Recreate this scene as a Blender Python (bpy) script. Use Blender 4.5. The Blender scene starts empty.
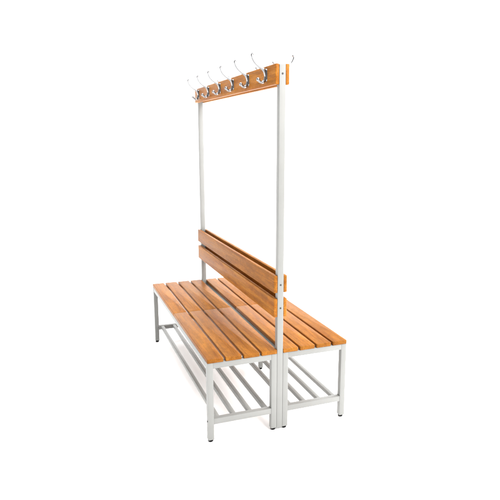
import bpy, bmesh, math, random
from mathutils import Vector, Matrix
random.seed(4)
S = bpy.context.scene
COL = S.collection

# ------------------------------------------------------------------ sizes (metres)
T = 0.028            # square tube of the bench frames
XO = 0.3627          # outer side of each bench
XI = 0.0156          # inner side of each bench, beside the posts
L = 1.4035           # length
ZF = 0.400           # top of the frame
ZT = 0.421           # top of the seat boards
ZS = 0.119           # top of the shoe rack rails
PH = 0.0148          # half width of the posts

# ------------------------------------------------------------------ materials
def new_mat(name):
    m = bpy.data.materials.new(name); m.use_nodes = True
    nt = m.node_tree
    return m, nt, nt.nodes, nt.links, nt.nodes['Principled BSDF']

def mat_steel():
    m, nt, N, K, b = new_mat('light_grey_powder_coat')
    tc = N.new('ShaderNodeTexCoord')
    n = N.new('ShaderNodeTexNoise'); n.inputs['Scale'].default_value = 900; n.inputs['Detail'].default_value = 2
    K.new(tc.outputs['Object'], n.inputs['Vector'])
    bp = N.new('ShaderNodeBump'); bp.inputs['Strength'].default_value = 0.06; bp.inputs['Distance'].default_value = 0.001
    K.new(n.outputs['Fac'], bp.inputs['Height']); K.new(bp.outputs['Normal'], b.inputs['Normal'])
    n2 = N.new('ShaderNodeTexNoise'); n2.inputs['Scale'].default_value = 9; n2.inputs['Detail'].default_value = 3
    K.new(tc.outputs['Object'], n2.inputs['Vector'])
    r = N.new('ShaderNodeValToRGB')
    r.color_ramp.elements[0].position = 0.3; r.color_ramp.elements[0].color = (0.192, 0.193, 0.185, 1)
    r.color_ramp.elements[1].position = 0.7; r.color_ramp.elements[1].color = (0.206, 0.207, 0.199, 1)
    K.new(n2.outputs['Fac'], r.inputs['Fac']); K.new(r.outputs['Color'], b.inputs['Base Color'])
    b.inputs['Roughness'].default_value = 0.42
    b.inputs['Specular IOR Level'].default_value = 0.28
    return m

def mat_wood(name, dark, light):
    m, nt, N, K, b = new_mat(name)
    tc = N.new('ShaderNodeTexCoord'); geo = N.new('ShaderNodeNewGeometry')
    # each board takes its own piece of the grain
    off = N.new('ShaderNodeVectorMath'); off.operation = 'SCALE'; off.inputs[0].default_value = (3.1, 17.0, 5.3)
    K.new(geo.outputs['Random Per Island'], off.inputs['Scale'])
    add = N.new('ShaderNodeVectorMath'); add.operation = 'ADD'
    K.new(tc.outputs['Object'], add.inputs[0]); K.new(off.outputs['Vector'], add.inputs[1])
    def stretched(sx, sy, sz, scale, detail, dist=0.0):
        mp = N.new('ShaderNodeMapping'); mp.inputs['Scale'].default_value = (sx, sy, sz)
        K.new(add.outputs['Vector'], mp.inputs['Vector'])
        n = N.new('ShaderNodeTexNoise'); n.inputs['Scale'].default_value = scale
        n.inputs['Detail'].default_value = detail; n.inputs['Distortion'].default_value = dist
        K.new(mp.outputs['Vector'], n.inputs['Vector'])
        return n
    broad = stretched(9, 1.1, 9, 2.2, 4, 0.6)       # wide bands of colour
    grain = stretched(70, 2.2, 70, 2.5, 5, 0.3)     # fine fibres
    fleck = stretched(220, 24, 220, 1.6, 2)         # short beech flecks
    blot = stretched(16, 7, 16, 1.8, 4, 1.2)         # blotches of the stain
    r = N.new('ShaderNodeValToRGB'); K.new(broad.outputs['Fac'], r.inputs['Fac'])
    r.color_ramp.elements[0].position = 0.28; r.color_ramp.elements[0].color = (*dark, 1)
    r.color_ramp.elements[1].position = 0.72; r.color_ramp.elements[1].color = (*light, 1)
    def mul(src, fac_out, lo, hi, p0, p1):
        rr = N.new('ShaderNodeMapRange'); rr.inputs['From Min'].default_value = p0; rr.inputs['From Max'].default_value = p1
        rr.inputs['To Min'].default_value = lo; rr.inputs['To Max'].default_value = hi
        K.new(fac_out, rr.inputs['Value'])
        mx = N.new('ShaderNodeVectorMath'); mx.operation = 'SCALE'
        K.new(src, mx.inputs[0]); K.new(rr.outputs['Result'], mx.inputs['Scale'])
        return mx.outputs['Vector']
    c = mul(r.outputs['Color'], grain.outputs['Fac'], 0.72, 1.16, 0.3, 0.7)
    c = mul(c, fleck.outputs['Fac'], 0.86, 1.06, 0.38, 0.62)
    c = mul(c, blot.outputs['Fac'], 0.88, 1.10, 0.34, 0.66)
    c = mul(c, geo.outputs['Random Per Island'], 0.82, 1.14, 0.0, 1.0)
    K.new(c, b.inputs['Base Color'])
    rr = N.new('ShaderNodeMapRange'); rr.inputs['To Min'].default_value = 0.36; rr.inputs['To Max'].default_value = 0.5
    K.new(grain.outputs['Fac'], rr.inputs['Value']); K.new(rr.outputs['Result'], b.inputs['Roughness'])
    bp = N.new('ShaderNodeBump'); bp.inputs['Strength'].default_value = 0.10; bp.inputs['Distance'].default_value = 0.001
    K.new(grain.outputs['Fac'], bp.inputs['Height']); K.new(bp.outputs['Normal'], b.inputs['Normal'])
    b.inputs['Specular IOR Level'].default_value = 0.08
    return m

def mat_plain(name, col, rough, metal=0.0, var=0.08):
    m, nt, N, K, b = new_mat(name)
    tc = N.new('ShaderNodeTexCoord')
    n = N.new('ShaderNodeTexNoise'); n.inputs['Scale'].default_value = 40
    K.new(tc.outputs['Object'], n.inputs['Vector'])
    r = N.new('ShaderNodeValToRGB')
    r.color_ramp.elements[0].color = tuple(x * (1 - var) for x in col) + (1,)
    r.color_ramp.elements[1].color = tuple(min(1, x * (1 + var)) for x in col) + (1,)
    K.new(n.outputs['Fac'], r.inputs['Fac']); K.new(r.outputs['Color'], b.inputs['Base Color'])
    b.inputs['Roughness'].default_value = rough; b.inputs['Metallic'].default_value = metal
    return m

STEEL = mat_steel()
WOOD = mat_wood('honey_beech_lacquer', (0.192, 0.0595, 0.0055), (0.310, 0.121, 0.016))
CHROME = mat_plain('chrome', (0.26, 0.26, 0.265), 0.27, 1.0, 0.02)
BLACK = mat_plain('black_rubber', (0.003, 0.003, 0.003), 0.7)
SCREW = mat_plain('dark_screw', (0.03, 0.03, 0.03), 0.5)
BLACK.node_tree.nodes['Principled BSDF'].inputs['Specular IOR Level'].default_value = 0.1
WHITE = mat_plain('white_paper', (0.94, 0.94, 0.94), 0.9, 0.0, 0.004)

# ------------------------------------------------------------------ mesh helpers
def add_box(bm, x0, x1, y0, y1, z0, z1, bev=0.0015, seg=2):
    t = bmesh.new()
    bmesh.ops.create_cube(t, size=1)
    for v in t.verts:
        v.co = Vector(((x0 + x1) / 2 + v.co.x * (x1 - x0), (y0 + y1) / 2 + v.co.y * (y1 - y0), (z0 + z1) / 2 + v.co.z * (z1 - z0)))
    if bev:
        bmesh.ops.bevel(t, geom=t.edges[:], offset=bev, segments=seg, profile=0.5, affect='EDGES')
    merge(bm, t)

def merge(bm, t):
    me = bpy.data.meshes.new('piece'); t.to_mesh(me); t.free()
    bm.from_mesh(me); bpy.data.meshes.remove(me)

def add_board(bm, x0, x1, y0, y1, z0, z1, corner=0.006, edge=0.0035, upright=False):
    """a plank along Y: corners of its ends rounded, then all long edges eased"""
    t = bmesh.new(); bmesh.ops.create_cube(t, size=1)
    for v in t.verts:
        v.co = Vector(((x0 + x1) / 2 + v.co.x * (x1 - x0), (y0 + y1) / 2 + v.co.y * (y1 - y0), (z0 + z1) / 2 + v.co.z * (z1 - z0)))
    ax = 0 if upright else 2
    es = [e for e in t.edges if abs((e.verts[0].co - e.verts[1].co)[ax]) > 1e-5]
    bmesh.ops.bevel(t, geom=es, offset=corner, segments=4, profile=0.5, affect='EDGES')
    es = [e for e in t.edges if len(e.link_faces) == 2 and e.calc_face_angle() > 1.2]
    bmesh.ops.bevel(t, geom=es, offset=edge, segments=3, profile=0.5, affect='EDGES')
    merge(bm, t)

def add_tube(bm, pts, radii, n=14):
    """round bar through pts (smooth Catmull-Rom), radius per point, closed with domes"""
    P = [Vector(p) for p in pts]; Q = []; R = []
    for i in range(len(P) - 1):
        p0 = P[max(i - 1, 0)]; p1 = P[i]; p2 = P[i + 1]; p3 = P[min(i + 2, len(P) - 1)]
        for k in range(8):
            t = k / 8
            Q.append(0.5 * ((2 * p1) + (p2 - p0) * t + (2 * p0 - 5 * p1 + 4 * p2 - p3) * t * t + (3 * p1 - p0 - 3 * p2 + p3) * t ** 3))
            R.append(radii[i] * (1 - t) + radii[i + 1] * t)
    Q.append(P[-1]); R.append(radii[-1])
    rings = []
    for i, q in enumerate(Q):
        d = (Q[min(i + 1, len(Q) - 1)] - Q[max(i - 1, 0)]).normalized()
        a = Vector((0, 1, 0)); b = d.cross(a).normalized(); a = b.cross(d).normalized()
        rings.append([bm.verts.new(q + (a * math.cos(2 * math.pi * k / n) + b * math.sin(2 * math.pi * k / n)) * R[i]) for k in range(n)])
    for r0, r1 in zip(rings, rings[1:]):
        for k in range(n):
            bm.faces.new((r0[k], r0[(k + 1) % n], r1[(k + 1) % n], r1[k]))
    bm.faces.new(rings[0]); bm.faces.new(rings[-1][::-1])

def add_ball(bm, c, r, sx=1, sy=1, sz=1):
    t = bmesh.new(); bmesh.ops.create_uvsphere(t, u_segments=18, v_segments=12, radius=r)
    for v in t.verts: v.co = Vector((v.co.x * sx, v.co.y * sy, v.co.z * sz)) + Vector(c)
    merge(bm, t)

def add_lathe(bm, prof, axis='Z', c=(0, 0, 0), n=24):
    rings = []
    for r, h in prof:
        ring = []
        for k in range(n):
            a = 2 * math.pi * k / n
            if axis == 'Z': p = (r * math.cos(a), r * math.sin(a), h)
            elif axis == 'Y': p = (r * math.cos(a), h, r * math.sin(a))
            else: p = (h, r * math.cos(a), r * math.sin(a))
            ring.append(bm.verts.new(Vector(p) + Vector(c)))
        rings.append(ring)
    for r0, r1 in zip(rings, rings[1:]):
        for k in range(n): bm.faces.new((r0[k], r0[(k + 1) % n], r1[(k + 1) % n], r1[k]))
    bm.faces.new(rings[0][::-1]); bm.faces.new(rings[-1])

def obj(name, bm, mat, parent=None, loc=(0, 0, 0), smooth=True):
    bmesh.ops.recalc_face_normals(bm, faces=bm.faces[:])
    me = bpy.data.meshes.new(name); bm.to_mesh(me); bm.free()
    me.materials.append(mat)
    if smooth:
        for p in me.polygons: p.use_smooth = True
        me.set_sharp_from_angle(angle=math.radians(40))
    o = bpy.data.objects.new(name, me); COL.objects.link(o)
    o.parent = parent; o.location = loc
    return o

def dup(o, parent, loc, rotz=0):
    c = o.copy(); COL.objects.link(c); c.parent = parent; c.location = loc; c.rotation_euler = (0, 0, rotz)
    for ch in o.children:
        d = ch.copy(); COL.objects.link(d); d.parent = c
    return c

# ------------------------------------------------------------------ setting: white studio sweep
bm = bmesh.new()
prof = [(-7.0, 0.0), (5.0, 0.0)]
Rr = 2.0
for k in range(1, 17):
    a = math.pi / 2 * k / 16
    prof.append((5.0 + Rr * math.sin(a), Rr - Rr * math.cos(a)))
prof.append((5.0 + Rr, 9.0))
rows = [[bm.verts.new((x, y, z)) for (y, z) in prof] for x in (-12, 18)]
for k in range(len(prof) - 1):
    bm.faces.new((rows[0][k], rows[1][k], rows[1][k + 1], rows[0][k + 1]))
sweep = obj('floor', bm, WHITE); sweep['kind'] = 'structure'

# ------------------------------------------------------------------ the bench
bench = bpy.data.objects.new('coat_rack_bench', None); COL.objects.link(bench)
bench.location = (0, 0, 0)
bench['label'] = 'double-sided honey wood slat bench with light grey steel frame, shared backrest and chrome coat hooks'
bench['category'] = 'bench'

# seats: four boards each side, every board in two lengths
W = 0.0785
def boards(sgn):
    bm = bmesh.new()
    inner, outer = XI + 0.0005, XO + 0.0006
    g = ((outer - inner) - 4 * W) / 3
    for i in range(4):
        a = inner + i * (W + g); b = a + W
        x0, x1 = (a, b) if sgn > 0 else (-b, -a)
        for y0, y1 in ((-0.003, 0.7180), (0.7198, L + 0.003)):
            add_board(bm, x0, x1, y0, y1, ZF + 0.0006, ZT, 0.0045, 0.0035)
    return bm
obj('seat', boards(-1), WOOD, bench)
obj('seat', boards(1), WOOD, bench)

# seat frames: rails under the boards, butted between the legs
for s in (-1, 1):
    bm = bmesh.new()
    xs = sorted((s * (XO - T), s * (XI + T)))
    for y0, y1 in ((0.0006, T), (L - T, L - 0.0006)):
        add_box(bm, xs[0], xs[1], y0, y1, ZF - T, ZF, 0.001)
    for xa in (XO - T, XI):
        x0, x1 = sorted((s * (xa + 0.0006), s * (xa + T - 0.0006)))
        add_box(bm, x0, x1, T, L - T, ZF - T, ZF - 0.0006, 0.001)
    add_box(bm, xs[0] + 0.0006, xs[1] - 0.0006, 0.702, 0.736, ZF - 0.022, ZF - 0.0012, 0.001)
    obj('seat_frame', bm, STEEL, bench)

# legs with black feet
def foot_bm(r=0.0125, h=0.013):
    bm = bmesh.new()
    add_lathe(bm, [(r * 0.55, 0), (r * 0.86, 0.002), (r, 0.0055), (r, h), (r * 0.8, h)])
    return bm
lb = bmesh.new(); add_box(lb, -T / 2, T / 2, -T / 2, T / 2, 0.0125, ZF, 0.0013, 3)
spots = [(s * x, y) for s in (-1, 1) for x in (XO - T / 2, XI + T / 2) for y in (T / 2, L - T / 2)]
leg0 = obj('leg', lb, STEEL, bench, (*spots[0], 0))
obj('foot_cap', foot_bm(), BLACK, leg0)
legs = [leg0]
for x, y in spots[1:]:
    legs.append(dup(leg0, bench, (x, y, 0)))
# dark bolt on the outer side of the leg at the left front corner
bm = bmesh.new(); add_lathe(bm, [(0.0042, 0), (0.0042, -0.0016), (0.0030, -0.0028)], 'X', n=16)
obj('bolt', bm, SCREW, leg0, (-T / 2, 0, ZS - 0.014))

# shoe racks: end rails and four bars on each side
B = 0.020
for s in (-1, 1):
    bm = bmesh.new()
    xs = sorted((s * (XO - T), s * (XI + T)))
    for y0, y1 in ((0.0006, T), (L - T, L - 0.0006)):
        add_box(bm, xs[0], xs[1], y0 + 0.0006, y1 - 0.0006, ZS - T, ZS, 0.001)
    for xc in (0.0625, 0.145, 0.228, 0.3105):
        add_box(bm, s * xc - B / 2, s * xc + B / 2, T - 0.0006, L - T + 0.0006, ZS - B - 0.001, ZS - 0.001, 0.0012)
    obj('shoe_rack', bm, STEEL, bench)

# short leg under the middle of the rack on the right
bm = bmesh.new(); add_box(bm, -0.0125, 0.0125, -0.0125, 0.0125, 0.0125, ZS - B - 0.002, 0.002, 3)
short = obj('support_leg', bm, STEEL, bench, (0.1705, 0.7035, 0))
obj('foot_cap', foot_bm(0.0115), BLACK, short)

# posts with their screws
ZP = 1.727
bm = bmesh.new(); add_box(bm, -PH, PH, -PH, PH, 0.010, ZP, 0.0013, 3)
post0 = obj('post', bm, STEEL, bench, (0, PH, 0))
def screw_bm():
    bm = bmesh.new(); add_lathe(bm, [(0.0044, 0.001), (0.0044, -0.0008), (0.0034, -0.0022), (0.0016, -0.0022), (0.0014, -0.0012)], 'Y', n=18)
    return bm
sc = obj('screw', screw_bm(), SCREW, post0, (0, -PH, 0.740))
for z in (0.627, 1.688):
    c = sc.copy(); COL.objects.link(c); c.parent = post0; c.location = (0, -PH, z)
dup(post0, bench, (0, L - PH, 0), math.pi)

# backrests: two boards on each side of the posts
for s in (-1, 1):
    bm = bmesh.new()
    x0, x1 = sorted((s * 0.0152, s * 0.0330))
    for z0, z1 in ((0.583, 0.6735), (0.702, 0.7855)):
        add_board(bm, x0, x1, 0.0006, L - 0.0006, z0, z1, 0.005, 0.0035, True)
    obj('backrest', bm, WOOD, bench)

# hook boards and hooks
def hook_bm():
    """coat hook on a board face at x = 0, arms reaching out to -x; z from the plate's middle"""
    bm = bmesh.new()
    # slim rounded plate
    t = bmesh.new(); bmesh.ops.create_circle(t, cap_ends=True, segments=28, radius=0.0125)
    for v in t.verts:
        y, z = v.co.x, v.co.y
        v.co = Vector((0, y, z + (0.016 if z > 0 else -0.016)))
    f = t.faces[:]
    r = bmesh.ops.extrude_face_region(t, geom=f)
    for v in [g for g in r['geom'] if isinstance(g, bmesh.types.BMVert)]: v.co.x -= 0.0034; v.co.y *= 0.86; v.co.z *= 0.97
    merge(bm, t)
    # long upper arm, curled tip
    add_tube(bm, [(-0.0015, 0, -0.006), (-0.006, 0, 0.012), (-0.0155, 0, 0.026), (-0.036, 0, 0.0375), (-0.056, 0, 0.0545), (-0.0675, 0, 0.074), (-0.0690, 0, 0.0850), (-0.0655, 0, 0.0890)],
             [0.0074, 0.0074, 0.0068, 0.0060, 0.0053, 0.0049, 0.0049, 0.0050])
    add_ball(bm, (-0.0648, 0, 0.0893), 0.0058)
    # short lower arm with a ball end
    add_tube(bm, [(-0.0015, 0, -0.004), (-0.006, 0, -0.020), (-0.017, 0, -0.030), (-0.029, 0, -0.0285), (-0.037, 0, -0.021)],
             [0.0074, 0.0071, 0.0064, 0.0057, 0.0056])
    add_ball(bm, (-0.0385, 0, -0.0192), 0.0088)
    for z in (0.0215, -0.0225):
        add_ball(bm, (-0.0034, 0, z), 0.0034, 0.45)
    return bm
ZH = 1.690
hook0 = None
for s in (-1, 1):
    bm = bmesh.new()
    x0, x1 = sorted((s * 0.0152, s * 0.0330))
    add_board(bm, x0, x1, 0.0006, L - 0.0006, 1.642, 1.7295, 0.005, 0.0035, True)
    hb = obj('hook_board', bm, WOOD, bench)
    for k in range(6):
        loc = (s * 0.0332, 0.110 + 0.2378 * k, ZH)
        if hook0 is None: hook0 = obj('coat_hook', hook_bm(), CHROME, hb, loc)
        else: dup(hook0, hb, loc, 0 if s < 0 else math.pi)

# ------------------------------------------------------------------ light
w = bpy.data.worlds.new('World'); S.world = w; w.use_nodes = True
bg = w.node_tree.nodes['Background']; bg.inputs['Color'].default_value = (1, 1, 1, 1); bg.inputs['Strength'].default_value = 0.5
def area(name, loc, target, size, power, col=(1, 1, 1)):
    l = bpy.data.lights.new(name, 'AREA'); l.shape = 'RECTANGLE'; l.size, l.size_y = size; l.energy = power; l.color = col
    o = bpy.data.objects.new(name, l); COL.objects.link(o); o.location = loc
    o.rotation_euler = (Vector(target) - Vector(loc)).to_track_quat('-Z', 'Y').to_euler()
    return o
area('overhead_softbox', (1.8, 0.5, 5.5), (1.8, 0.5, 0), (7, 7), 880)
area('key_softbox', (1.6, -3.6, 3.2), (0.0, 0.3, 0.7), (2.6, 2.2), 370, (1, 0.985, 0.96))
area('under_bench_fill', (4.4, 1.0, 1.05), (0.0, 1.0, 0.1), (3.6, 1.7), 800)  # added low lamp, brightens the floor under both benches
area('left_fill', (-4.2, 0.3, 0.85), (0.0, 0.7, 0.0), (3.4, 1.4), 115)  # added lamp, lifts left-facing wood and the shadow on the left floor
area('backdrop_fill', (4.5, 3.6, 5.5), (4.5, 7.0, 1.6), (11, 1.5), 120)  # added lamp, brings the sweep wall up to plain white

# ------------------------------------------------------------------ camera
cam = bpy.data.cameras.new('camera'); co = bpy.data.objects.new('camera', cam); COL.objects.link(co)
yaw, pit, rol, f = 0.34802, -0.20474, -0.00246, 545.36
fw = Vector((math.sin(yaw) * math.cos(pit), math.cos(yaw) * math.cos(pit), math.sin(pit)))
rt = Vector((math.cos(yaw), -math.sin(yaw), 0)); up = rt.cross(fw)
rt2 = rt * math.cos(rol) + up * math.sin(rol); up2 = -rt * math.sin(rol) + up * math.cos(rol)
M = Matrix((rt2, up2, -fw)).transposed().to_4x4(); M.translation = Vector((-0.97594, -2.26926, 1.42018))
co.matrix_world = M
cam.sensor_width = 36; cam.sensor_fit = 'HORIZONTAL'; cam.lens = f / 500 * 36
cam.clip_end = 200; cam.clip_start = 0.05
S.camera = co
S.render.resolution_x = 1024; S.render.resolution_y = 1024
S.view_settings.view_transform = 'Standard'; S.view_settings.look = 'None'
S.view_settings.exposure = 0; S.view_settings.gamma = 1
